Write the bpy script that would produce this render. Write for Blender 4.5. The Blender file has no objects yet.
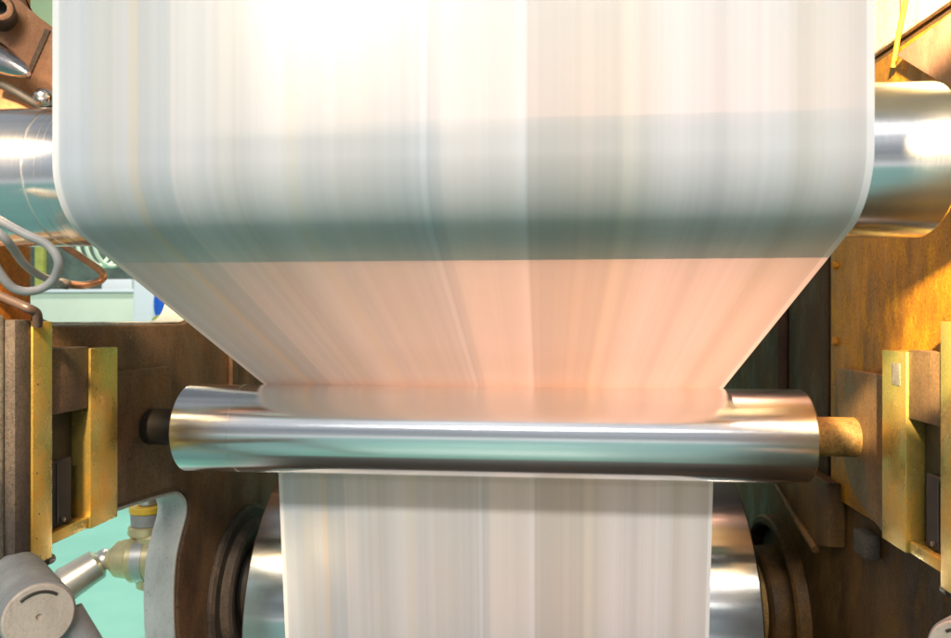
import bpy, bmesh, math, random
from mathutils import Vector, Matrix
random.seed(7)
C = bpy.context.scene.collection
R = math.radians

# ---------------------------------------------------------------- camera (at the origin, eye 1.25 m above the floor)
F, CX, CY = 700.0, 475.5, 319.0
YAW = math.atan(65.5 / F)
CO, SI = math.cos(YAW), math.sin(YAW)
cd = bpy.data.cameras.new('camera'); cam = bpy.data.objects.new('camera', cd); C.objects.link(cam)
cd.sensor_width = 36; cd.lens = 36 * F / 951; cd.clip_end = 200; cd.clip_start = 0.02
cam.rotation_euler = (R(90), 0, YAW); cd.shift_x = -2.5 / 951
cd.dof.use_dof = True; cd.dof.focus_distance = 1.3; cd.dof.aperture_fstop = 5.6
bpy.context.scene.camera = cam

def ray(x, y):
    u, v = (x - CX) / F, (y - CY) / F
    return Vector((CO * u - SI, SI * u + CO, -v))
def atY(x, y, Y):
    d = ray(x, y); return d * (Y / d.y)
def atX(x, y, X):
    d = ray(x, y); return d * (X / d.x)

# ---------------------------------------------------------------- mesh helpers
def finish(name, bm, mat, root=None, smooth=None, recalc=True):
    if recalc: bmesh.ops.recalc_face_normals(bm, faces=bm.faces)
    off = Vector((0, 0, 0))
    p = root
    while p is not None:
        off += p.location; p = p.parent
    if off.length: bmesh.ops.translate(bm, verts=bm.verts, vec=-off)
    me = bpy.data.meshes.new(name); bm.to_mesh(me); bm.free()
    o = bpy.data.objects.new(name, me); C.objects.link(o)
    if root is not None: o.parent = root
    for m in (mat if isinstance(mat, (list, tuple)) else [mat]): me.materials.append(m)
    if smooth is not None:
        for f in me.polygons: f.use_smooth = True
        try: me.set_sharp_from_angle(angle=R(smooth))
        except Exception: pass
    return o
def thing(name, label, cat, loc=(0, 0, 0), group=None):
    o = bpy.data.objects.new(name, None); C.objects.link(o)
    o.location = loc; o['label'] = label; o['category'] = cat; o.empty_display_size = .05
    if group: o['group'] = group
    return o
def tag(o, label, cat, group=None):
    o['label'] = label; o['category'] = cat
    if group: o['group'] = group
    return o

def box(bm, x0, x1, y0, y1, z0, z1, bev=0.0, seg=2):
    t = bmesh.new()
    bmesh.ops.create_cube(t, size=1)
    for v in t.verts:
        v.co = Vector((x0 + (v.co.x + .5) * (x1 - x0), y0 + (v.co.y + .5) * (y1 - y0), z0 + (v.co.z + .5) * (z1 - z0)))
    if bev: bmesh.ops.bevel(t, geom=list(t.edges), offset=bev, segments=seg, profile=.6, affect='EDGES')
    merge(bm, t)
def merge(bm, t):
    me = bpy.data.meshes.new('tmp'); t.to_mesh(me); t.free(); bm.from_mesh(me); bpy.data.meshes.remove(me)

def lathe(bm, prof, origin, axis, n=48, caps=True):
    """prof: list of (distance along axis, radius)"""
    axis = Vector(axis).normalized(); origin = Vector(origin)
    a = Vector((0, 0, 1)) if abs(axis.z) < .9 else Vector((1, 0, 0))
    e1 = axis.cross(a).normalized(); e2 = axis.cross(e1)
    rings = []
    for d, r in prof:
        rings.append([bm.verts.new(origin + axis * d + (e1 * math.cos(2 * math.pi * k / n) + e2 * math.sin(2 * math.pi * k / n)) * max(r, 1e-4)) for k in range(n)])
    for A, B in zip(rings, rings[1:]):
        for k in range(n): bm.faces.new((A[k], A[(k + 1) % n], B[(k + 1) % n], B[k]))
    if caps:
        bm.faces.new(rings[0][::-1]); bm.faces.new(rings[-1])
def catmull(pts, sub=8):
    pts = [Vector(p) for p in pts]; P = [pts[0] * 2 - pts[1]] + pts + [pts[-1] * 2 - pts[-2]]
    out = []
    for i in range(1, len(P) - 2):
        p0, p1, p2, p3 = P[i - 1:i + 3]
        for k in range(sub):
            t = k / sub
            out.append(.5 * ((2 * p1) + (p2 - p0) * t + (2 * p0 - 5 * p1 + 4 * p2 - p3) * t * t + (3 * p1 - p0 - 3 * p2 + p3) * t ** 3))
    out.append(P[-2]); return out
def tube(bm, pts, r, n=16, sub=8):
    pts = catmull(pts, sub) if sub else [Vector(p) for p in pts]
    rings = []; T = (pts[1] - pts[0]).normalized()
    N = T.orthogonal().normalized()
    for i, p in enumerate(pts):
        T2 = (pts[min(i + 1, len(pts) - 1)] - pts[max(i - 1, 0)]).normalized()
        N = (N - T2 * N.dot(T2)).normalized(); B = T2.cross(N)
        rr = r(i / (len(pts) - 1)) if callable(r) else r
        rings.append([bm.verts.new(p + (N * math.cos(2 * math.pi * k / n) + B * math.sin(2 * math.pi * k / n)) * rr) for k in range(n)])
    for A, Bq in zip(rings, rings[1:]):
        for k in range(n): bm.faces.new((A[k], A[(k + 1) % n], Bq[(k + 1) % n], Bq[k]))
    bm.faces.new(rings[0][::-1]); bm.faces.new(rings[-1])
def plate(bm, loops, x0, x1, bev=.004):
    """loops of (y, z): first the outline, then holes; a slab between X = x0 and x1"""
    cu = bpy.data.curves.new('tmp', 'CURVE'); cu.dimensions = '2D'; cu.fill_mode = 'BOTH'
    cu.extrude = abs(x1 - x0) / 2 - bev; cu.bevel_depth = bev; cu.bevel_resolution = 2; cu.offset = -bev
    for L in loops:
        s = cu.splines.new('POLY'); s.points.add(len(L) - 1); s.use_cyclic_u = True
        for p, q in zip(s.points, L): p.co = (q[0], q[1], 0, 1)
    o = bpy.data.objects.new('tmp', cu); C.objects.link(o)
    dg = bpy.context.evaluated_depsgraph_get()
    me = bpy.data.meshes.new_from_object(o.evaluated_get(dg))
    bpy.data.objects.remove(o); bpy.data.curves.remove(cu)
    xm = (x0 + x1) / 2
    me.transform(Matrix(((0, 0, 1, xm), (1, 0, 0, 0), (0, 1, 0, 0), (0, 0, 0, 1))))
    t = bmesh.new(); t.from_mesh(me); bpy.data.meshes.remove(me)
    bmesh.ops.remove_doubles(t, verts=t.verts, dist=1e-5)
    merge(bm, t)
def smooth_loop(pts, sub=6):
    P = [Vector((p[0], p[1], 0)) for p in pts]; n = len(P); out = []
    for i in range(n):
        p0, p1, p2, p3 = P[i - 1], P[i], P[(i + 1) % n], P[(i + 2) % n]
        for k in range(sub):
            t = k / sub
            q = .5 * ((2 * p1) + (p2 - p0) * t + (2 * p0 - 5 * p1 + 4 * p2 - p3) * t * t + (3 * p1 - p0 - 3 * p2 + p3) * t ** 3)
            out.append((q.x, q.y))
    return out
def rrect(y0, y1, z0, z1, r, n=8):
    out = []
    for cy, cz, a in ((y1 - r, z1 - r, 0), (y0 + r, z1 - r, 90), (y0 + r, z0 + r, 180), (y1 - r, z0 + r, 270)):
        for k in range(n + 1):
            t = R(a + 90 * k / n); out.append((cy + r * math.cos(t), cz + r * math.sin(t)))
    return out

# ---------------------------------------------------------------- materials
class NT:
    def __init__(s, name):
        s.m = bpy.data.materials.new(name); s.m.use_nodes = True; s.t = s.m.node_tree
        s.b = s.t.nodes['Principled BSDF']; s.out = s.t.nodes['Material Output']
    def n(s, typ, **kw):
        nd = s.t.nodes.new(typ)
        for k, v in kw.items():
            if k[0] == '_': nd.inputs[k[1:].replace('_', ' ')].default_value = v
            else: setattr(nd, k, v)
        return nd
    def l(s, a, b): s.t.links.new(a, b)
    def coord(s, scale=(1, 1, 1)):
        tc = s.n('ShaderNodeTexCoord'); mp = s.n('ShaderNodeMapping'); mp.inputs['Scale'].default_value = scale
        s.l(tc.outputs['Object'], mp.inputs['Vector']); return mp.outputs['Vector']
    def noise(s, vec, scale, detail=6, rough=.6, dim='3D'):
        nd = s.n('ShaderNodeTexNoise', noise_dimensions=dim); nd.inputs['Scale'].default_value = scale
        nd.inputs['Detail'].default_value = detail; nd.inputs['Roughness'].default_value = rough
        if dim == '1D': s.l(vec, nd.inputs['W'])
        else: s.l(vec, nd.inputs['Vector'])
        return nd.outputs['Fac']
    def ramp(s, fac, stops, interp='LINEAR'):
        nd = s.n('ShaderNodeValToRGB'); cr = nd.color_ramp; cr.interpolation = interp
        while len(cr.elements) > 1: cr.elements.remove(cr.elements[-1])
        for i, (p, c) in enumerate(stops):
            e = cr.elements[0] if i == 0 else cr.elements.new(p)
            e.position = p; e.color = (c[0], c[1], c[2], 1) if isinstance(c, (tuple, list)) else (c, c, c, 1)
        s.l(fac, nd.inputs['Fac']); return nd.outputs['Color']
    def mix(s, fac, a, b, mode='MIX'):
        nd = s.n('ShaderNodeMix', data_type='RGBA', blend_type=mode)
        for sock, v in ((nd.inputs[0], fac), (nd.inputs[6], a), (nd.inputs[7], b)):
            if hasattr(v, 'links'): s.l(v, sock)
            else: sock.default_value = v if isinstance(v, (int, float)) else (v[0], v[1], v[2], 1)
        return nd.outputs[2]
    def math(s, op, a, b=0.0):
        nd = s.n('ShaderNodeMath', operation=op)
        for sock, v in ((nd.inputs[0], a), (nd.inputs[1], b)):
            if hasattr(v, 'links'): s.l(v, sock)
            else: sock.default_value = v
        return nd.outputs[0]
    def bump(s, h, strength=.3, dist=.002):
        nd = s.n('ShaderNodeBump'); nd.inputs['Strength'].default_value = strength; nd.inputs['Distance'].default_value = dist
        s.l(h, nd.inputs['Height']); s.l(nd.outputs['Normal'], s.b.inputs['Normal'])

def grimy(name, base, dark, spot, scale=6, rough=.55, metal=0.0, bump=.35, speck=True, stretch=(1, 1, .45), spotamt=.5, speckamt=.75, grain=.55):
    """worn machine paint or iron: two broad tones, patches of another colour, dark specks, fine grain"""
    k = NT(name); v = k.coord(stretch); v1 = k.coord()
    n1 = k.noise(v, scale, 8, .65); n2 = k.noise(v, scale * 2.3, 6, .7); n3 = k.noise(v1, scale * 14, 5, .7); n4 = k.noise(v1, scale * 60, 3, .6)
    c = k.mix(k.ramp(n1, [(.36, 0), (.64, 1)]), dark, base)
    c = k.mix(k.math('MULTIPLY', k.ramp(n2, [(.52, 0), (.68, 1)]), spotamt), c, spot)
    if speck:
        c = k.mix(k.math('MULTIPLY', k.ramp(n3, [(.60, 0), (.70, 1)]), speckamt), c, tuple(x * .3 for x in dark))
        c = k.mix(k.math('MULTIPLY', k.ramp(n3, [(.27, 1), (.35, 0)]), .5), c, tuple(min(1, x * 1.5 + .04) for x in spot))
    n5 = k.noise(v1, 170, 4, .75); n6 = k.noise(v1, 420, 2, .6)
    gr = k.math('ADD', k.math('MULTIPLY', n5, .65), k.math('MULTIPLY', n6, .35))
    c = k.mix(1, c, k.ramp(gr, [(.36, 1 - grain), (.5, 1 - grain * .35), (.64, 1)]), 'MULTIPLY')
    if metal < .5: k.b.inputs['Specular IOR Level'].default_value = .28
    k.l(c, k.b.inputs['Base Color']); k.b.inputs['Metallic'].default_value = metal
    rr = k.ramp(n2, [(.3, max(0, rough - .18)), (.7, min(1, rough + .2))]); k.l(rr, k.b.inputs['Roughness'])
    k.bump(k.math('ADD', k.math('MULTIPLY', n3, .5), k.math('ADD', k.math('MULTIPLY', n4, .4), k.math('MULTIPLY', gr, .5))), bump, .002)
    return k.m

def chrome(name, col=(.95, .955, .95), rough=.20, aniso=.64):
    k = NT(name); tc = k.n('ShaderNodeTexCoord'); sx = k.n('ShaderNodeSeparateXYZ'); k.l(tc.outputs['Object'], sx.inputs[0])
    f1 = k.noise(sx.outputs['X'], 55, 3, .6, '1D'); f2 = k.noise(sx.outputs['X'], 420, 3, .7, '1D')
    k.b.inputs['Metallic'].default_value = 1
    k.l(k.mix(k.math('MULTIPLY', f1, .15), col, tuple(c * .8 for c in col)), k.b.inputs['Base Color'])
    sm = k.noise(k.coord((1.2, 5, 5)), 4, 5, .65); sm2 = k.noise(k.coord((3, 14, 14)), 9, 4, .7)
    k.l(k.math('ADD', k.ramp(f2, [(.3, rough * .92), (.75, rough * 1.12)]), k.math('MULTIPLY', k.ramp(k.math('ADD', k.math('MULTIPLY', sm, .6), k.math('MULTIPLY', sm2, .4)), [(.45, 0), (.65, 1)]), .035)), k.b.inputs['Roughness'])
    k.b.inputs['Anisotropic'].default_value = aniso
    tg = k.n('ShaderNodeTangent', direction_type='RADIAL', axis='X'); k.l(tg.outputs[0], k.b.inputs['Tangent']); k.b.inputs['Anisotropic Rotation'].default_value = .25
    return k.m
def plain(name, col, rough=.5, metal=0.0, scale=30, var=.25):
    k = NT(name); v = k.coord(); n1 = k.noise(v, scale, 6, .65)
    k.l(k.mix(k.ramp(n1, [(.3, 0), (.7, 1)]), tuple(c * (1 - var) for c in col), tuple(min(1, c * (1 + var)) for c in col)), k.b.inputs['Base Color'])
    k.b.inputs['Roughness'].default_value = rough; k.b.inputs['Metallic'].default_value = metal
    k.bump(k.noise(v, scale * 6, 3), .12, .001); return k.m

def paper():
    k = NT('printed_paper'); tc = k.n('ShaderNodeTexCoord'); sx = k.n('ShaderNodeSeparateXYZ'); k.l(tc.outputs['Object'], sx.inputs[0])
    X = sx.outputs['X']; s = k.math('ADD', X, .5)                      # 0..1 across the web
    W = lambda v: (v, v * .975, v * .945)
    base = k.ramp(s, [(0, (.95, .95, .94)), (.008, (.95, .95, .94)), (.011, (.79, .82, .84)), (.05, (.79, .815, .83)), (.056, (.775, .775, .75)), (.083, (.775, .775, .755)),
        (.088, (.79, .81, .82)), (.100, (.79, .80, .81)), (.104, (.85, .79, .70)), (.113, (.84, .79, .71)), (.118, (.745, .765, .775)), (.155, (.74, .76, .77)), (.160, (.91, .88, .86)),
        (.21, (.87, .85, .83)), (.215, (.82, .79, .75)), (.25, (.86, .84, .81)), (.30, (.89, .87, .85)), (.315, (.90, .86, .78)), (.33, (.87, .85, .83)), (.41, (.81, .79, .76))])
    base2 = k.ramp(s, [(.41, (.81, .79, .76)), (.455, (.80, .78, .76)), (.462, (.88, .86, .84)), (.474, (.88, .86, .84)), (.477, (.99, .98, .97)), (.481, (.99, .98, .97)), (.484, (.84, .82, .80)), (.487, (.89, .86, .84)),
        (.588, (.87, .84, .82)), (.592, (.91, .89, .88)), (.602, (.91, .89, .88)), (.604, (.75, .71, .67)), (.66, (.77, .73, .68)), (.70, (.80, .76, .70)), (.72, (.88, .83, .74)), (.745, (.83, .79, .74)), (.78, (.92, .88, .87)), (.88, (.93, .90, .89)), (.92, (.84, .82, .78)), (.985, (.88, .86, .84)), (.992, (.96, .95, .93))])
    c = k.mix(k.math('GREATER_THAN', s, .41), base, base2)
    f1 = k.noise(X, 17, 3, .55, '1D'); f2 = k.noise(X, 140, 4, .7, '1D'); f3 = k.noise(X, 9, 2, .5, '1D')
    c = k.mix(1, c, k.ramp(f1, [(.33, (.84, .845, .85)), (.5, (.95, .945, .94)), (.68, (1, 1, 1))]), 'MULTIPLY')
    c = k.mix(1, c, k.ramp(f2, [(.28, (.972, .97, .968)), (.5, (.99, .99, .99)), (.74, (1, 1, 1))]), 'MULTIPLY')
    c = k.mix(1, c, k.ramp(f3, [(.35, (.96, .985, 1)), (.65, (1, .985, .96))]), 'MULTIPLY')
    ed = k.math('ABSOLUTE', X); c = k.mix(k.math('GREATER_THAN', ed, .4915), c, (.95, .95, .94))
    b = k.b; k.l(c, b.inputs['Base Color']); b.inputs['Roughness'].default_value = .34; b.inputs['Specular IOR Level'].default_value = .55
    tr = k.n('ShaderNodeBsdfTranslucent'); k.l(k.mix(1, c, (1, .88, .82), 'MULTIPLY'), tr.inputs['Color'])
    mx = k.n('ShaderNodeMixShader'); mx.inputs[0].default_value = .34
    k.l(b.outputs[0], mx.inputs[1]); k.l(tr.outputs[0], mx.inputs[2]); k.l(mx.outputs[0], k.out.inputs['Surface'])
    k.bump(f2, .015, .0008)
    return k.m

M = dict(
    paper=paper(),
    chrome=chrome('polished_roller_steel'),
    chrome2=chrome('polished_cylinder_steel', (.84, .87, .86), .15, .72),
    frame_left=grimy('oily_brown_casting', (.30, .17, .085), (.115, .07, .04), (.30, .15, .05), 5, .62),
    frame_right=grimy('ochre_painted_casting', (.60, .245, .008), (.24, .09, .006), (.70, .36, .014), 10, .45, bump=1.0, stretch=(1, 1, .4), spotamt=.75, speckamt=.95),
    frame_brown=grimy('oil_stained_casting', (.15, .070, .014), (.05, .026, .009), (.24, .12, .018), 7, .6, bump=.5),
    orange=grimy('orange_frame_paint', (.62, .22, .03), (.40, .13, .02), (.70, .30, .05), 8, .45),
    brass=grimy('yellow_chromated_steel', (.74, .50, .12), (.55, .42, .11), (.84, .42, .05), 6, .30, .7, .12, stretch=(1, 1, .6), spotamt=.8, speckamt=.2, grain=.22),
    brownsteel=grimy('brown_steel', (.20, .125, .075), (.12, .075, .045), (.28, .17, .09), 12, .45, .3, .15),
    greysteel=grimy('grey_speckled_casting', (.34, .315, .26), (.23, .21, .175), (.46, .43, .36), 22, .6, .1, 1.0),
    darkcast=grimy('dark_rough_casting', (.12, .095, .076), (.07, .056, .046), (.20, .14, .09), 18, .6, .1, 1.0),
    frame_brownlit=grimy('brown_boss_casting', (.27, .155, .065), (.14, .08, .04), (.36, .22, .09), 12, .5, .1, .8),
    frame_dark=grimy('shaded_oiled_casting', (.075, .036, .012), (.03, .017, .008), (.13, .062, .014), 7, .7, bump=.5),  # darkened base holds the shade on the right wall's far panels
    rustshaft=grimy('rusty_gold_shaft', (.42, .25, .07), (.24, .13, .04), (.52, .36, .13), 16, .5, .2, .6),
    black=plain('black_plastic', (.018, .017, .017), .65),
    cavity=plain('oily_black_iron', (.03, .024, .017), .5),
    bolt=plain('bolt_steel', (.30, .25, .21), .35, .7),
    rust=grimy('rusty_brown_block', (.40, .19, .085), (.29, .13, .06), (.48, .26, .13), 14, .5, .1, .2, grain=.3),
    hose=plain('grey_rubber_hose', (.36, .33, .30), .42, 0, 18, .15),
    copper=plain('copper_tube', (.62, .33, .18), .3, .8, 22, .25),
    darkhose=plain('brown_rubber_pipe', (.075, .05, .04), .4),
    whiterim=grimy('worn_white_paint', (.72, .72, .66), (.55, .56, .52), (.40, .40, .34), 9, .5, 0, .25, spotamt=.45, grain=.12),
    cap=grimy('tan_steel_disc', (.60, .50, .40), (.48, .39, .31), (.36, .25, .17), 26, .5, .1, .25, grain=.15),
    greypaint=grimy('grey_machine_paint', (.33, .33, .31), (.24, .24, .23), (.40, .39, .35), 12, .45, 0, .2, grain=.15),
    cream=grimy('overexposed_wall_cream', (.82, .70, .48), (.70, .52, .26), (.74, .38, .06), 9, .5, 0, .2, stretch=(1, 1, .12), spotamt=.8),
    fitbrass=plain('pale_brass', (.66, .56, .30), .3, .55, 25, .15),
    fitsteel=plain('nickel_steel', (.62, .60, .54), .3, .8, 25, .12),
    yellow=plain('yellow_ring_plastic', (.72, .45, .04), .4),
    knobsteel=plain('worn_chrome', (.55, .52, .50), .2, 1, 30, .3),
    bgwall=plain('pale_green_wall', (.48, .62, .34), .7, 0, 2, .08),
    bgcab=plain('pale_green_enamel', (.74, .84, .66), .4, 0, 3, .05),
    bgdark=plain('dark_green_glass', (.10, .14, .11), .25, 0, 5, .4),
    white=plain('white_enamel', (.84, .88, .90), .4, 0, 4, .04),
    blue=plain('blue_plastic', (.015, .12, .62), .35),
    lime=plain('lime_yellow_plastic', (.42, .46, .10), .45, 0, 12, .2),
)

# ---------------------------------------------------------------- layout of the press (metres; X across, Y away, Z up; camera at 0)
XC = -.1235                                   # middle of the paper
WH = .5
UY, UZ, UR = .9355, .200, .0965               # upper roller
LY, LZ, LR = 1.492, -.2405, .0955             # lower roller
BY, BZ, BR = 2.035, -.80, .382                # big cylinder
FLOOR = -1.25

# ---- paper web: down the front of the upper roller, back over the lower one, down on to the cylinder
g = .0008
path = []
for k in range(13): path.append((UY - UR - g, 1.15 + (UZ - 1.15) * k / 12))
dy, dz = LY - UY, LZ - UZ
dist = math.hypot(dy, dz); base = math.atan2(dz, dy); alpha = base + math.asin((UR + LR + 2 * g) / dist)   # crossing tangent
slope = -alpha
a0, a1 = math.pi, math.pi * 1.5 - slope       # angles on the upper roller: front to underside
for k in range(1, 33):
    a = a0 + (a1 - a0) * k / 32; path.append((UY + (UR + g) * math.cos(a), UZ + (UR + g) * math.sin(a)))
b0 = math.pi / 2 - slope
pA = path[-1]; pB = (LY + (LR + g) * math.cos(b0), LZ + (LR + g) * math.sin(b0))
for k in range(1, 25): path.append((pA[0] + (pB[0] - pA[0]) * k / 24, pA[1] + (pB[1] - pA[1]) * k / 24))
# leaves the lower roller towards the front of the cylinder (inner side of both)
y0 = LY + LR + g; y1 = BY - BR - g
tilt = math.atan2(y1 - y0, LZ - BZ)
b1 = tilt * 0.98
for k in range(1, 25):
    a = b0 + (b1 - b0) * k / 24; path.append((LY + (LR + g) * math.cos(a), LZ + (LR + g) * math.sin(a)))
c0 = math.pi + b1
pC = path[-1]; pD = (BY + (BR + g) * math.cos(c0), BZ + (BR + g) * math.sin(c0))
for k in range(1, 17): path.append((pC[0] + (pD[0] - pC[0]) * k / 16, pC[1] + (pD[1] - pC[1]) * k / 16))
for k in range(1, 33):
    a = c0 + (R(300) - c0) * k / 32; path.append((BY + (BR + g) * math.cos(a), BZ + (BR + g) * math.sin(a)))
bm = bmesh.new(); NX = 24; th = .00022
rows = []
for y, z in path: rows.append([bm.verts.new((XC - WH + 2 * WH * i / NX, y, z)) for i in range(NX + 1)])
for A, B in zip(rows, rows[1:]):
    for i in range(NX): bm.faces.new((A[i], A[i + 1], B[i + 1], B[i]))
root_loc = Vector((XC, 0, 0))
bmesh.ops.translate(bm, verts=bm.verts, vec=-root_loc)
web = finish('paper_web', bm, M['paper'], None, smooth=80); web.location = root_loc
tag(web, 'wide white printed paper web running down over the steel rollers', 'paper web')

# ---- rollers
def roller(name, label, y, z, r, x0, x1, mat, shaft_r, s0, s1, groove=(), shaft_mats=('cavity', 'rustshaft'), group='steel rollers carrying the paper'):
    t = thing(name, label, 'roller', ((x0 + x1) / 2, y, z), group)
    bm = bmesh.new(); c = .004
    L = x1 - x0; prof = [(0, r * .55), (0, r - c), (c, r)]
    for gx, w, d in sorted(groove):
        p = gx - x0; prof += [(p - w, r), (p - w * .6, r - d), (p + w * .6, r - d), (p + w, r)]
    prof += [(L - c, r), (L, r - c), (L, r * .55)]
    lathe(bm, prof, (x0, y, z), (1, 0, 0), 160, True)
    finish('barrel', bm, mat, t, smooth=35)
    for a, b, sm in ((s0, x0 - .0005, shaft_mats[0]), (x1 + .0005, s1, shaft_mats[1])):
        bm = bmesh.new(); lathe(bm, [(0, shaft_r - .003), (.003, shaft_r), (b - a - .003, shaft_r), (b - a, shaft_r - .003)], (a, y, z), (1, 0, 0), 48)
        finish('shaft', bm, M[sm], t, smooth=35)
    return t
roller('upper_guide_roller', 'polished steel roller at the top that the paper bends around', UY, UZ, UR, -.80, .478, M['chrome'], .035, -.897, .659,
       [(-.667, .0022, .0022), (-.650, .0007, .0005), (-.640, .0006, .0004)])
roller('lower_guide_roller', 'bare polished steel roller in the middle, in front of the paper', LY, LZ, LR, -.783, .530, M['chrome'], .040, -.879, .6395,
       [(-.655, .0008, .0004)])
roller('printing_cylinder', 'large chrome cylinder standing low behind the paper', BY, BZ, BR, -.738, .508, M['chrome2'], .12, -.899, .659)

# ---- side frames
XL, XR = -.90, .66
def side_frame_left():
    t = thing('press_side_frame', 'oily brown cast side frame with openings, left of the paper', 'machine frame', (XL - .035, 1.6, FLOOR), 'side frames of the press')
    outer = [(1.03, FLOOR), (1.03, 2.0), (2.95, 2.0), (2.95, FLOOR)]
    A = rrect(1.145, 1.755, -.012, .82, .085, 12)
    Bp = [(1.22, -.394), (1.30, -.397), (1.45, -.405), (1.60, -.418), (1.672, -.430), (1.712, -.462), (1.715, -.50), (1.69, -.545), (1.665, -.60), (1.655, -.68), (1.66, -.78), (1.68, -.90), (1.66, -1.05), (1.5, -1.13), (1.3, -1.15), (1.16, -1.12), (1.115, -1.0), (1.11, -.7), (1.115, -.47), (1.15, -.405)]
    Bl = smooth_loop(Bp, 5)
    bm = bmesh.new(); plate(bm, [outer, A, Bl], XL - .075, XL, .006)
    finish('frame_plate', bm, M['frame_left'], t, smooth=35)
    # white painted rim lining the lower opening
    bm = bmesh.new()
    def shrink(d, Bl=Bl):
        cx = sum(p[0] for p in Bl) / len(Bl); cz = sum(p[1] for p in Bl) / len(Bl)
        out = []; n = len(Bl)
        for i, p in enumerate(Bl):
            q0, q1 = Bl[i - 1], Bl[(i + 1) % n]; tx, tz = q1[0] - q0[0], q1[1] - q0[1]; l = math.hypot(tx, tz)
            nx, nz = tz / l, -tx / l
            if nx * (cx - p[0]) + nz * (cz - p[1]) < 0: nx, nz = -nx, -nz
            out.append((p[0] + nx * d, p[1] + nz * d))
        return out
    plate(bm, [shrink(.001), shrink(.009)], XL - .085, XL - .008, .002)
    finish('opening_rim', bm, M['whiterim'], t, smooth=50)
    bm = bmesh.new(); plate(bm, [shrink(.001, A), shrink(.006, A)], XL - .085, XL - .008, .002)
    finish('opening_rim', bm, M['whiterim'], t, smooth=50)
    # bearing housing of the printing cylinder: stepped rings
    bm = bmesh.new(); lathe(bm, [(0, .235), (.012, .235), (.018, .225), (.018, .195), (.040, .190), (.046, .18), (.046, .165), (.030, .155), (.030, .13)], (XL + .0005, BY, BZ), (1, 0, 0), 72)
    finish('bearing_housing', bm, M['darkcast'], t, smooth=30)
    # boss that the lower roller's shaft runs into
    bm = bmesh.new(); plate(bm, [[(1.345, -.108), (1.585, -.112), (1.592, -.40), (1.345, -.383)]], XL - .001, XL + .020, .003)
    finish('bearing_boss', bm, M['frame_left'], t, smooth=35)
    # orange painted outside stretch of the frame beside the opening
    bm = bmesh.new(); box(bm, XL + .0005, XL + .010, 1.035, 1.143, -.004, .80, .003)
    finish('orange_panel', bm, M['orange'], t, smooth=35)
    # seams and ribs behind
    bm = bmesh.new(); box(bm, XL + .0005, XL + .014, 1.93, 1.965, -.42, 1.2, .004)
    finish('rib', bm, M['frame_left'], t, smooth=35)
    return t
side_frame_left()

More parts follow.
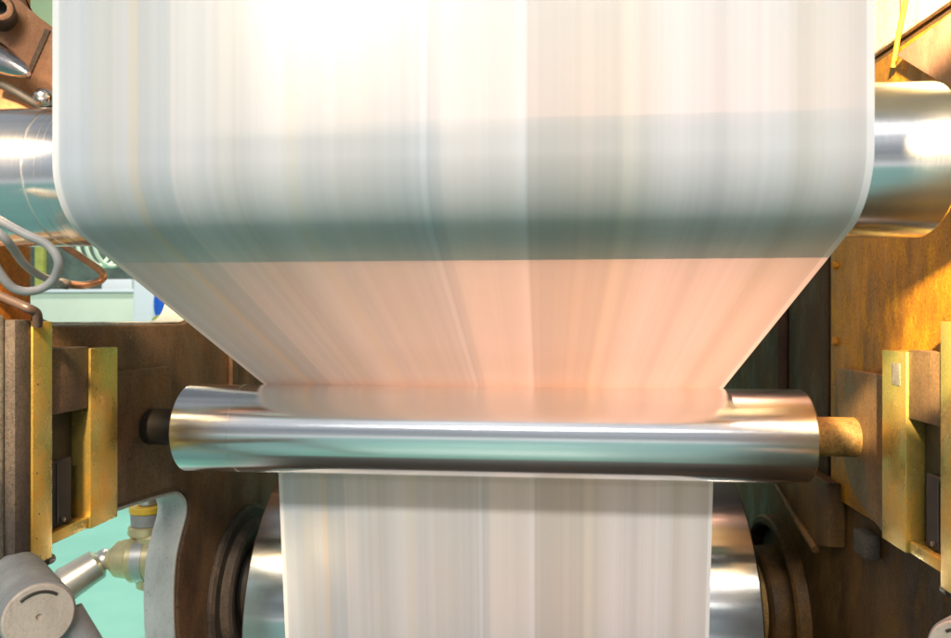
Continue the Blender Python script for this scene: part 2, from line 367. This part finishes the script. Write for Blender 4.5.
def side_frame_right():
    t = thing('press_side_frame', 'ochre oil-stained cast side frame, right of the paper', 'machine frame', (XR + .035, 1.6, FLOOR), 'side frames of the press')
    bm = bmesh.new(); plate(bm, [[(.50, FLOOR), (.50, 2.0), (2.95, 2.0), (2.95, FLOOR)]], XR, XR + .075, .006)
    finish('frame_plate', bm, M['frame_brown'], t, smooth=35)
    # ochre cover panel above the bracket, with a bolted seam at its far edge
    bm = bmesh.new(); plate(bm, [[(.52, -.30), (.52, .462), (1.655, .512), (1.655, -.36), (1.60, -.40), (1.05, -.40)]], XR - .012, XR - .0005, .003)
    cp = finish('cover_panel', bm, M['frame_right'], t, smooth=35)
    for (y, z) in ((1.625, .12), (1.625, -.05), (1.625, .38), (1.2, .42)):
        bm = bmesh.new(); lathe(bm, [(0, .010), (.005, .010), (.008, .007)], (XR - .012, y, z), (-1, 0, 0), 20); finish('bolt', bm, M['frame_right'], cp, smooth=40)
    bm = bmesh.new(); plate(bm, [[(1.675, -.42), (1.675, 1.2), (1.935, 1.2), (1.935, -.42)]], XR - .010, XR - .0005, .004)
    finish('inner_panel', bm, M['frame_dark'], t, smooth=35)
    bm = bmesh.new(); plate(bm, [[(1.955, -.36), (1.955, 1.2), (2.5, 1.2), (2.5, -.36)]], XR - .030, XR - .0005, .006)
    finish('rear_panel', bm, M['frame_dark'], t, smooth=35)
    # boss with a notched lower edge for the lower roller's shaft
    bm = bmesh.new(); plate(bm, [[(1.335, -.105), (1.575, -.105), (1.575, -.19), (1.545, -.30), (1.50, -.355), (1.45, -.375), (1.335, -.41)]], XR - .030, XR - .0125, .003)
    finish('bearing_boss', bm, M['frame_brownlit'], t, smooth=35)
    # gusset below the roller: a sloping rib on a web plate
    bm = bmesh.new(); plate(bm, [[(1.60, -.36), (1.90, -.36), (2.02, -.42), (1.66, -.52), (1.60, -.50)]], XR - .040, XR - .0005, .005)
    gs = finish('gusset', bm, M['frame_brown'], t, smooth=35)
    bm = bmesh.new(); tube(bm, [(XR - .043, 1.66, -.525), (XR - .043, 1.78, -.49), (XR - .043, 1.92, -.445), (XR - .043, 2.03, -.425)], .009, 10)
    finish('rib', bm, M['frame_brown'], gs, smooth=60)
    # bearing housing rim of the printing cylinder
    bm = bmesh.new(); lathe(bm, [(0, .245), (.028, .243), (.034, .236), (.034, .222), (.028, .214), (.004, .212), (.004, .16), (.06, .155), (.066, .148), (.066, .11)], (XR - .0005, BY, BZ), (-1, 0, 0), 80)
    finish('bearing_housing', bm, M['frame_brown'], t, smooth=30)
    # upper cover in cream for the overexposed wall, with drip tube, ledge and brace
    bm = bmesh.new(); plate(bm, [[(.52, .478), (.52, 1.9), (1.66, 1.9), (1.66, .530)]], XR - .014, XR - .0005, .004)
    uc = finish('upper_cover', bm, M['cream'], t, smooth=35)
    for yy in (1.333,):
        bm = bmesh.new(); box(bm, XR - .0165, XR - .0142, yy - .003, yy + .003, .53, 1.24); finish('seam', bm, M['rust'], uc)
    bm = bmesh.new(); plate(bm, [[(1.318, .473), (.60, .473), (.60, .06), (.95, .22)]], XR - .034, XR - .0125, .003)
    finish('brace', bm, M['rust'], t, smooth=35)
    bm = bmesh.new(); tube(bm, [(XR - .022, 1.27, .95), (XR - .022, 1.275, .72), (XR - .022, 1.29, .60), (XR - .022, 1.325, .52), (XR - .024, 1.345, .46)], .0045, 12)  # thin tube drawn for the yellow drip on the cover
    finish('pipe', bm, M['frame_right'], t, smooth=60)
    # oil drain lug
    bm = bmesh.new(); box(bm, XR - .030, XR - .0005, 1.44, 1.50, -.475, -.425, .008)
    finish('lug', bm, M['darkcast'], t, smooth=40)
    return t
side_frame_right()

# ---- the two bearing brackets (mirror images about the middle of the paper)
def bracket(sx, label):
    t = thing('bearing_bracket', label, 'bracket', (XC - .02 + 0 + sx * .74, 1.2, -.4), 'yellow edged bearing brackets')
    X = lambda d: (XL if sx < 0 else XR) + (-sx) * d                 # d = distance out from the frame, towards the paper
    def bx(name, d0, d1, y0, y1, z0, z1, mat, bev=.002, root=None):
        bm = bmesh.new(); a, b = sorted((X(d0), X(d1))); box(bm, a, b, y0, y1, z0, z1, bev)
        return finish(name, bm, mat, root or t, smooth=35)
    s = .0005 if sx < 0 else .0125
    bx('front_post', s, .050, 1.096, 1.143, -.414, -.004, M['brass'])
    bx('rear_post', s, .050, 1.246, 1.330, -.396, -.056, M['brass'])
    bx('spacer_block', s, .046, 1.144, 1.245, -.168, -.052, M['brownsteel'] if sx < 0 else M['frame_brownlit'])
    bx('ledge', s, .046, 1.144, 1.245, -.394, -.374, M['brass'])
    bx('back_plate', s, .012 if sx < 0 else .020, 1.144, 1.245, -.3735, -.1685, M['cavity'], .0005)
    b = bx('sensor_box', .0205, .034, 1.146, 1.215, -.372, -.253, M['black'], .003)
    bx('slot', .0342, .0355, 1.174, 1.178, -.365, -.257, M['cavity'], .0003, b)
    bm = bmesh.new(); lathe(bm, [(0, .004), (.004, .004), (.005, .002)], (X(.034), 1.19, -.362), (-sx, 0, 0), 12)
    finish('screw', bm, M['bolt'], b, smooth=40)
    # rough casting in front, with a lighter chamfered flange and bolt holes
    bx('casting', s, .047, 1.060, 1.0955, -.424, -.001, M['darkcast'], .005)
    fl = bx('flange', .002 if sx < 0 else .013, .030, 1.040, 1.0595, -.432, .006, M['greysteel'], .004)
    for z in (-.022, -.21, -.405):
        bm = bmesh.new(); lathe(bm, [(0, .0085), (.0015, .0085), (.002, .006)], (X(.018), 1.040, z), (0, -1, 0), 20)
        finish('bolt', bm, M['cavity'], fl, smooth=40)
    for y, z in ((1.152, -.022), (1.152, -.182), (1.160, -.425)):
        d = .030 if z > -.03 or z < -.4 else .021
        bm = bmesh.new(); lathe(bm, [(0, .008), (.010, .009), (.016, .008), (.020, .004)], (X(d), y - .008, z), (0, 1, 0), 20)
        finish('bolt_head', bm, M['bolt'], t, smooth=45)
    for z in (-.11, -.26, -.33, -.37):
        bm = bmesh.new(); lathe(bm, [(0, .0016), (.0006, .0015)], (X(.0498), 1.104 + .01 * random.random(), z), (-sx, 0, 0), 10)
        finish('pin_hole', bm, M['cavity'], t)
    if sx > 0:   # little pale maker's tag, worn blank
        bx('tag_plate', .0501, .0508, 1.264, 1.292, -.115, -.077, M['greysteel'], .0002)
    return t
bracket(-1, 'grey and yellow steel bracket with brown spacer block, at the left edge')
bracket(1, 'golden yellow steel bracket with worn brown block and small pale tag, at the right edge')

# ---- roller ends poking in at the bottom corners
def roller_end(label, c, axis, r, L, arm):
    t = thing('roller_end', label, 'roller', c, 'roller ends in the bottom corners')
    ax = Vector(axis).normalized()
    bm = bmesh.new(); lathe(bm, [(0, r * .985), (.004, r), (L, r)], Vector(c) + ax * .0005, ax, 56)
    finish('barrel', bm, M['greypaint'], t, smooth=35)
    bm = bmesh.new(); lathe(bm, [(-.0005, r * .95), (-.005, r * .93), (-.006, r * .90), (-.0058, .0040), (-.003, .0036), (-.003, .001)], Vector(c), ax, 56)
    cp = finish('end_disc', bm, M['cap'], t, smooth=25)
    e = ax.orthogonal().normalized()
    side = ax.cross(Vector((0, 0, 1))).normalized(); up = side.cross(ax)
    pts = [Vector(c) - ax * .0062 + (side * math.cos(R(a)) + up * math.sin(R(a))) * r * .72 for a in range(50, 131, 10)]
    bm = bmesh.new(); tube(bm, pts, .0022, 8, 3); finish('slot', bm, M['cavity'], cp, smooth=60)
    if arm:
        bm = bmesh.new(); tube(bm, arm, .026, 16, 4); finish('arm', bm, M['greypaint'], t, smooth=60)
    return t
cL = atY(36, 616, .90)
roller_end('grey roller with a tan end disc, in the bottom left corner', cL, (-.80, .80, -.10), .046, .30, [cL + Vector((.0, .05, -.02)), cL + Vector((.03, .06, -.08)), cL + Vector((.09, .08, -.20)), cL + Vector((.15, .10, -.45))])
cR = atY(964, 656, .98)
roller_end('pale roller end just showing in the bottom right corner', cR, (.80, .80, -.10), .047, .25, None)
# pillar under the left bracket
bm = bmesh.new(); lathe(bm, [(0, .030), (.012, .030), (.014, .024), (.16, .024), (.162, .029), (.185, .029)], (XL - .03 + .045, 1.09, -.62), (0, 0, 1), 32)
pl = finish('support_post', bm, M['darkcast'], None, smooth=35); tag(pl, 'short brown post under the left grey bracket', 'post')

# ---- top left: rusty clamp block with socket screw, chrome handle, ball knob and black cable
tl = thing('clamp_block', 'rust brown clamp block with socket screw, top left corner', 'clamp', atY(20, 60, 1.02))
def P(x, y, Y): return atY(x, y, Y)
Yb = 1.02
outline = [(-40, -30), (2, -30), (14, 0), (33, 17), (50, 27), (60, 34), (60, 112), (-40, 112)]
bm = bmesh.new()
front = [bm.verts.new(P(x, y, Yb)) for x, y in outline]; back = [bm.verts.new(P(x, y, Yb) + Vector((-.01, .045, 0))) for x, y in outline]
bm.faces.new(front); bm.faces.new(back[::-1])
for i in range(len(outline)): bm.faces.new((front[i], back[i], back[(i + 1) % len(outline)], front[(i + 1) % len(outline)]))
bmesh.ops.bevel(bm, geom=list(bm.edges), offset=.003, segments=2, affect='EDGES')
finish('block', bm, M['rust'], tl, smooth=35)
bm = bmesh.new()
a, b = P(46, 30, Yb - .0005), P(25, 78, Yb - .0005)
d = (b - a).normalized(); sd = d.cross(Vector((0, 1, 0))).normalized() * .0042
q = [a + sd, a - sd, b - sd, b + sd]; f_ = [bm.verts.new(p) for p in q]; k_ = [bm.verts.new(p - Vector((0, .0022, 0))) for p in q]
bm.faces.new(f_); bm.faces.new(k_[::-1])
for i in range(4): bm.faces.new((f_[i], k_[i], k_[(i + 1) % 4], f_[(i + 1) % 4]))
finish('ridge', bm, M['brownsteel'], tl)
bm = bmesh.new()
cax = Vector((.55, -.83, -.02)).normalized(); cc = P(-1, 17, Yb - .004)
lathe(bm, [(0, .022), (.040, .022), (.043, .0195), (.043, .0115), (.026, .011), (.026, 0)], cc, cax, 40, False)
sc_ = finish('socket_screw', bm, M['darkcast'], tl, smooth=35)
bm = bmesh.new(); lathe(bm, [(.0432, .0195), (.0438, .0185), (.0438, .0125), (.0432, .0115)], cc, cax, 40, False)
finish('face', bm, M['rust'], sc_, smooth=35)
hd = thing('chrome_lever', 'chrome tapered lever in front of the rusty clamp block', 'handle', P(0, 65, .96))
bm = bmesh.new()
p0, p1 = P(-30, 45, .985), P(26, 74, .955); hx = (p1 - p0)
lathe(bm, [(0, .024), (hx.length * .35, .0235), (hx.length * .6, .020), (hx.length * .8, .0145), (hx.length * .92, .009), (hx.length, .0035)], p0, hx, 40)
finish('grip', bm, M['knobsteel'], hd, smooth=60)
bm = bmesh.new(); lathe(bm, [(0, .012), (.02, .012)], p0 - hx.normalized() * .021, hx, 24); finish('stud', bm, M['bolt'], hd, smooth=40)
kb = bmesh.new(); ctr = P(41, 97, .99)
bmesh.ops.create_uvsphere(kb, u_segments=32, v_segments=20, radius=.0135, matrix=Matrix.Translation(ctr))
lathe(kb, [(0, .007), (.016, .007)], ctr + Vector((0, .012, -.002)), (0, 1, 0), 20)
tag(finish('ball_knob', kb, M['knobsteel'], None, smooth=60), 'small round chrome knob between the clamp block and the paper', 'knob')
bm = bmesh.new(); tube(bm, [P(-12, 82, .99), P(2, 86, .985), P(14, 92, .985), P(26, 99, .99), P(38, 106, 1.0), P(50, 112, 1.02)], .0065, 12)
tag(finish('black_cable', bm, M['black'], None, smooth=60), 'black cable lying under the chrome handle at the top left', 'cable')

# ---- hoses at the left, under the upper roller
bm = bmesh.new(); tube(bm, [P(-30, 205, .80), P(0, 222, .80), P(22, 234, .805), P(45, 245, .815), P(56, 261, .82), P(52, 278, .83), P(40, 288, .83), P(25, 291.5, .82), P(11, 288, .81), P(0, 277, .80), P(-14, 255, .79)], .0054, 16)
tag(finish('hose', bm, M['hose'], None, smooth=60), 'grey rubber hose curling in a round loop below the upper roller', 'hose', 'hoses below the upper roller')
bm = bmesh.new(); tube(bm, [P(-25, 215, .80), P(0, 236, .80), P(11, 249, .82), P(20, 262, .85), P(32.5, 272.7, .88), P(47, 279.5, .91), P(60, 283.5, .94)], .0052, 16)
h2 = finish('hose', bm, M['hose'], None, smooth=60); tag(h2, 'grey hose sloping down to a bent copper tube', 'hose', 'hoses below the upper roller')
bm = bmesh.new(); tube(bm, [P(60, 283.5, .94), P(81, 285.3, .97), P(95.6, 281.7, 1.0), P(101, 276.3, 1.01), P(97, 270, 1.02), P(85, 261.5, 1.03), P(72, 252.5, 1.04), P(55, 242, 1.05), P(30, 228, 1.05)], .0056, 16)
tag(finish('copper_tube', bm, M['copper'], None, smooth=60), 'copper tube bent back in a hairpin beside the grey hoses', 'tube')
bm = bmesh.new(); d_ = (P(64, 284.3, .945) - P(56, 282.4, .935)); lathe(bm, [(0, .006), (.0015, .0072), (.012, .0072), (.0135, .006)], P(57, 282.6, .936), d_, 24)
finish('coupling', bm, M['bolt'], h2, smooth=40)
bm = bmesh.new(); tube(bm, [P(-20, 288, 1.06), P(0, 297, 1.06), P(14, 303, 1.06), P(25, 308, 1.06), P(33, 312, 1.07), P(35, 318, 1.075), P(35, 326, 1.08)], .0075, 16)
tag(finish('bent_pipe', bm, M['darkhose'], None, smooth=60), 'dark brown bent pipe running down on to the left bracket', 'pipe')

# ---- valve fitting seen through the lower left opening
V0 = atY(146, 540, 1.92)
vf = thing('valve_fitting', 'pale brass valve with yellow ring and steel knob, behind the left opening', 'valve', V0)
def vc(name, prof, mat, o, ax, n=36): 
    bm = bmesh.new(); lathe(bm, prof, o, ax, n); return finish(name, bm, mat, vf, smooth=35)
def vz(y): return (atY(146, y, 1.92)).z
vc('stem_pipe', [(0, .030), (.26, .030)], M['fitsteel'], (V0.x, V0.y, vz(503)), (0, 0, 1))
vc('yellow_ring', [(0, .048), (.003, .051), (.017, .051), (.020, .048)], M['yellow'], (V0.x, V0.y, vz(511.5)), (0, 0, 1))
vc('collar', [(0, .046), (.034, .048)], M['greypaint'], (V0.x, V0.y, vz(523.5)), (0, 0, 1))
vc('lower_collar', [(0, .052), (.004, .055), (.022, .053), (.026, .048)], M['fitbrass'], (V0.x, V0.y, vz(533)), (0, 0, 1))
vc('body', [(0, .040), (.006, .050), (.150, .052), (.158, .046)], M['fitbrass'], (V0.x + .02, V0.y, vz(586)), (0, 0, 1))
side = Vector((-1, -.12, -.03)).normalized(); so = Vector((V0.x + .05, V0.y - .005, vz(556)))
vc('side_barrel', [(0, .066), (.085, .066), (.090, .062), (.094, .056), (.130, .050), (.150, .030), (.160, .026)], M['fitbrass'], so, side)
vc('steel_band', [(0, .0675), (.03, .0675)], M['fitsteel'], so + side * .04, side)
bm = bmesh.new(); bc = so + side * .168
bmesh.ops.create_uvsphere(bm, u_segments=28, v_segments=18, radius=.030, matrix=Matrix.Translation(bc)); finish('ball_joint', bm, M['fitsteel'], vf, smooth=60)
kd = (atY(62, 572, 1.84) - atY(100, 548, 1.90)).normalized(); ko = bc + kd * .012
kk = vc('knob', [(0, .032), (.008, .043), (.085, .048), (.096, .050), (.102, .046), (.103, .032)], M['fitsteel'], ko, kd)
bm = bmesh.new(); lathe(bm, [(0, .011), (.016, .010), (.02, .006)], ko + kd * .1032, kd, 20); finish('tip', bm, M['yellow'], kk, smooth=40)

# ---- what shows of the hall behind
def flat(name, x0, x1, y0, y1, z, mat):
    bm = bmesh.new(); v = [bm.verts.new(p) for p in ((x0, y0, z), (x1, y0, z), (x1, y1, z), (x0, y1, z))]; bm.faces.new(v)
    o = finish(name, bm, mat, None); o['kind'] = 'structure'; return o
k = NT('mint_floor_paint'); v = k.coord()
k.l(k.mix(k.ramp(k.noise(v, 2.5, 6, .6), [(.3, 0), (.7, 1)]), (.15, .39, .32), (.20, .46, .38)), k.b.inputs['Base Color']); k.b.inputs['Roughness'].default_value = .35
M['floor'] = k.m
flat('floor', -14, 10, -10, 10, FLOOR, plain('teal_bounce_floor', (.13, .29, .27), .5, 0, 3, .2))  # front floor tinted teal so its bounce colours the paper
flat('front_reflector', -14, 10, -10, -3.4, FLOOR + .004, plain('pale_reflector', (.58, .60, .60), .45, 0, 3, .12))  # pale sheet added out of view to brighten the lower roller's reflection
bm = bmesh.new(); bm.faces.new([bm.verts.new((x, y, FLOOR + .004)) for x, y in ((-.95, -1.25), (.25, -1.25), (.25, 10), (-14, 10), (-14, 1.35), (-.95, 1.35))])
o = finish('floor_paint', bm, M['floor']); o['kind'] = 'structure'
bm = bmesh.new(); box(bm, XL - .05, XR + .05, .95, 2.9, FLOOR + .005, FLOOR + .05, .01)  # dark slab added to cut the green bounce and darken reflections
tag(finish('dark_slab', bm, M['cavity'], None, smooth=35), 'unseen dark slab added on the floor between the side frames', 'slab')
bm = bmesh.new(); box(bm, -14, 10, 7.5, 7.7, FLOOR - .1, 4.5)
o = finish('back_wall', bm, M['bgwall']); o['kind'] = 'structure'
w0, w1 = atY(8, 232, 7.2), atY(131, 293, 7.2)
wn = thing('dark_window', 'dark green window on the pale wall behind the press', 'window', (w0.x, 7.2, w1.z))
bm = bmesh.new(); box(bm, w0.x, w1.x, 7.3, 7.36, w1.z, w0.z + .8, .01); finish('glass', bm, M['bgdark'], wn)
bm = bmesh.new()
for xx in (w0.x + .30,): box(bm, xx - .05, xx + .05, 7.24, 7.299, w1.z, w0.z + .8, .008)
finish('mullion', bm, M['lime'], wn)
bm = bmesh.new(); q0, q1 = atY(96, 279, 7.2), atY(126, 290, 7.2)
box(bm, q0.x, q1.x, 7.25, 7.299, q1.z, q0.z, .01); finish('sill_box', bm, M['white'], wn)
c0_, c1_ = atY(5, 293, 6.6), atY(131, 340, 6.6)
cb = thing('pale_cabinet', 'long pale green cabinet against the back wall', 'cabinet', (c0_.x, 6.6, FLOOR))
bm = bmesh.new(); box(bm, c0_.x - 1.5, c1_.x + .02, 6.6, 7.1, FLOOR + .001, c0_.z, .02); finish('body', bm, M['bgcab'], cb, smooth=35)
bm = bmesh.new(); box(bm, c0_.x - 1.52, c1_.x + .02, 6.57, 7.12, c0_.z + .001, c0_.z + .035, .008); finish('cabinet_top', bm, M['white'], cb, smooth=35)
p0_, p1_ = atY(130, 268, 6.0), atY(205, 330, 6.0)
pn = thing('white_unit', 'tall white machine unit with a blue oval emblem, behind the press', 'machine', (p0_.x, 6, FLOOR))
bm = bmesh.new(); box(bm, p0_.x, p1_.x + .2, 6.0, 6.6, FLOOR + .001, p0_.z + .35, .03); finish('housing', bm, M['white'], pn, smooth=35)
bm = bmesh.new(); e = atY(160.5, 304, 6.0)
lathe(bm, [(0, .001), (0, .95), (.015, 1.0), (.03, .95)], (0, 0, 0), (0, -1, 0), 40)
for vv in bm.verts: vv.co = Vector((e.x + vv.co.x * .075, 5.999 + vv.co.y, e.z + vv.co.z * .17))
finish('emblem', bm, M['blue'], pn, smooth=40)
bm = bmesh.new(); lathe(bm, [(0, .001), (0, .95), (.02, 1.0), (.04, .9)], (0, 0, 0), (0, -1, 0), 32)
for vv in bm.verts: vv.co = Vector((e.x - .01 + vv.co.x * .06, 5.968 + vv.co.y, e.z - .15 + vv.co.z * .05))
finish('lamp_lens', bm, M['lime'], pn, smooth=40)
rl = thing('cable_reel', 'yellow green reel with clear rings hanging behind the press', 'reel', atY(118, 248, 4.2))
rc = atY(122, 246, 4.2)
bm = bmesh.new(); lathe(bm, [(0, .05), (0, .13), (.10, .15), (.12, .12), (.12, .04)], rc, (.9, -.4, 0), 40); finish('drum', bm, M['lime'], rl, smooth=35)
for i in range(3):
    bm = bmesh.new(); n = 40
    cc_ = rc + Vector((-.07 - .055 * i, -.03, .02))
    tube(bm, [cc_ + Vector((.045 * math.cos(2 * math.pi * j / n), .1 * math.cos(2 * math.pi * j / n), .15 * math.sin(2 * math.pi * j / n))) for j in range(n + 1)], .012, 10, 0)
    finish('ring', bm, M['bgcab'], rl, smooth=60)

# ---------------------------------------------------------------- light
sc = bpy.context.scene
w = bpy.data.worlds.new('World'); sc.world = w; w.use_nodes = True
nt = w.node_tree; bg = nt.nodes['Background']
def wn_(t, **kw):
    n = nt.nodes.new(t)
    for a, b in kw.items(): setattr(n, a, b)
    return n
tc = wn_('ShaderNodeTexCoord'); sp = wn_('ShaderNodeSeparateXYZ'); nt.links.new(tc.outputs['Generated'], sp.inputs[0])
rp = wn_('ShaderNodeValToRGB'); cr = rp.color_ramp
mr = wn_('ShaderNodeMapRange'); mr.inputs[1].default_value = -1; mr.inputs[2].default_value = 1
nt.links.new(sp.outputs['Z'], mr.inputs[0]); nt.links.new(mr.outputs[0], rp.inputs['Fac'])
stops = [(.0, (.20, .30, .26)), (.49, (.6, .64, .66)), (.50, (.58, .64, .70)), (.60, (.72, .79, .88)), (.69, (.95, 1.02, 1.12)), (.72, (1.9, 1.97, 2.07)), (.75, (1.9, 1.97, 2.07)), (.80, (.60, .66, .74)), (1.0, (.5, .52, .55))]  # bright ring above the horizon added for a pale band on the rollers
cr.elements[0].position = stops[0][0]; cr.elements[0].color = (*stops[0][1], 1); cr.elements[1].position = stops[-1][0]; cr.elements[1].color = (*stops[-1][1], 1)
for p, c in stops[1:-1]:
    e = cr.elements.new(p); e.color = (*c, 1)
ns = wn_('ShaderNodeTexNoise'); mp = wn_('ShaderNodeMapping'); mp.inputs['Scale'].default_value = (3, 3, 7)
nt.links.new(tc.outputs['Generated'], mp.inputs['Vector']); nt.links.new(mp.outputs[0], ns.inputs['Vector']); ns.inputs['Scale'].default_value = 1.3; ns.inputs['Detail'].default_value = 3
r2 = wn_('ShaderNodeValToRGB'); r2.color_ramp.elements[0].position = .40; r2.color_ramp.elements[0].color = (.50, .52, .55, 1); r2.color_ramp.elements[1].position = .56; r2.color_ramp.elements[1].color = (1.25, 1.25, 1.25, 1)
nt.links.new(ns.outputs['Fac'], r2.inputs['Fac'])
mx = wn_('ShaderNodeMix', data_type='RGBA', blend_type='MULTIPLY'); mx.inputs[0].default_value = 1
nt.links.new(rp.outputs[0], mx.inputs[6]); nt.links.new(r2.outputs[0], mx.inputs[7]); nt.links.new(mx.outputs[2], bg.inputs['Color'])
bg.inputs['Strength'].default_value = .30

def area(name, loc, target, size, power, col, sy=None):
    l = bpy.data.lights.new(name, 'AREA'); l.energy = power; l.color = col; l.size = size
    if sy: l.shape = 'RECTANGLE'; l.size_y = sy
    o = bpy.data.objects.new(name, l); C.objects.link(o); o.location = loc
    o.rotation_euler = (Vector(target) - Vector(loc)).to_track_quat('-Z', 'Y').to_euler(); return o
area('unseen_hall_tube', (-.2, -5.0, 4.32), (-.1, 1.5, -.4), 4.5, 340, (1, .955, .91), .5)
area('unseen_hall_tube', (-.2, -9.0, 3.0), (-.1, -7.0, FLOOR), 4.5, 70, (1, .98, .95), .5)  # second row added only to streak the rollers' reflections
def spot(name, loc, target, power, col, deg, blend=.35, soft=.03):
    l = bpy.data.lights.new(name, 'SPOT'); l.energy = power; l.color = col; l.spot_size = R(deg); l.spot_blend = blend; l.shadow_soft_size = soft
    o = bpy.data.objects.new(name, l); C.objects.link(o); o.location = loc
    o.rotation_euler = (Vector(target) - Vector(loc)).to_track_quat('-Z', 'Y').to_euler()
spot('left_fill_spot', (-.76, .42, .50), (-.90, 1.42, -.14), 95, (1, .72, .42), 42, .5)  # added warm spot that brightens the left bracket and frame
spot('right_fill_spot', (.36, .494, .30), (.66, 1.16, .055), 215, (1, .78, .46), 28, .2, .015)  # spot added to light the ochre wall and throw the roller's shadow
spot('upper_right_fill', (.35, .60, .60), (.66, 1.22, .555), 230, (1, .88, .70), 28, .3)  # extra spot put in to brighten the cream cover
spot('rear_press_lamp', (.38, 1.68, 1.04), (.10, 1.31, -.04), 100, (1, .50, .33), 68, 1.0, .025)
spot('upper_rear_fill', (-.10, 1.45, 1.0), (-.05, .84, .42), 5, (1, .78, .66), 58, .6, .10)  # added backlight for the top of the paper
area('bulb_behind_paper', (-.26, .96, .43), (-.26, .84, .41), .06, .38, (1, .90, .74))
spot('rear_floor_fill', (-2.4, 3.6, 3.2), (-2.4, 3.6, FLOOR), 430, (1, 1, .96), 56, .3, .3)  # unseen spot added to keep the floor at the left bright
area('back_wall_fill', (-2.8, 5.2, 3.4), (-2.8, 7.4, .2), 1.6, 70, (1, 1, .96), .4)  # added to light the back wall and cabinet

sc.render.engine = 'CYCLES'
sc.cycles.use_denoising = True
sc.cycles.max_bounces = 10
sc.view_settings.view_transform = 'Standard'; sc.view_settings.look = 'None'; sc.view_settings.gamma = 1; sc.view_settings.exposure = .70
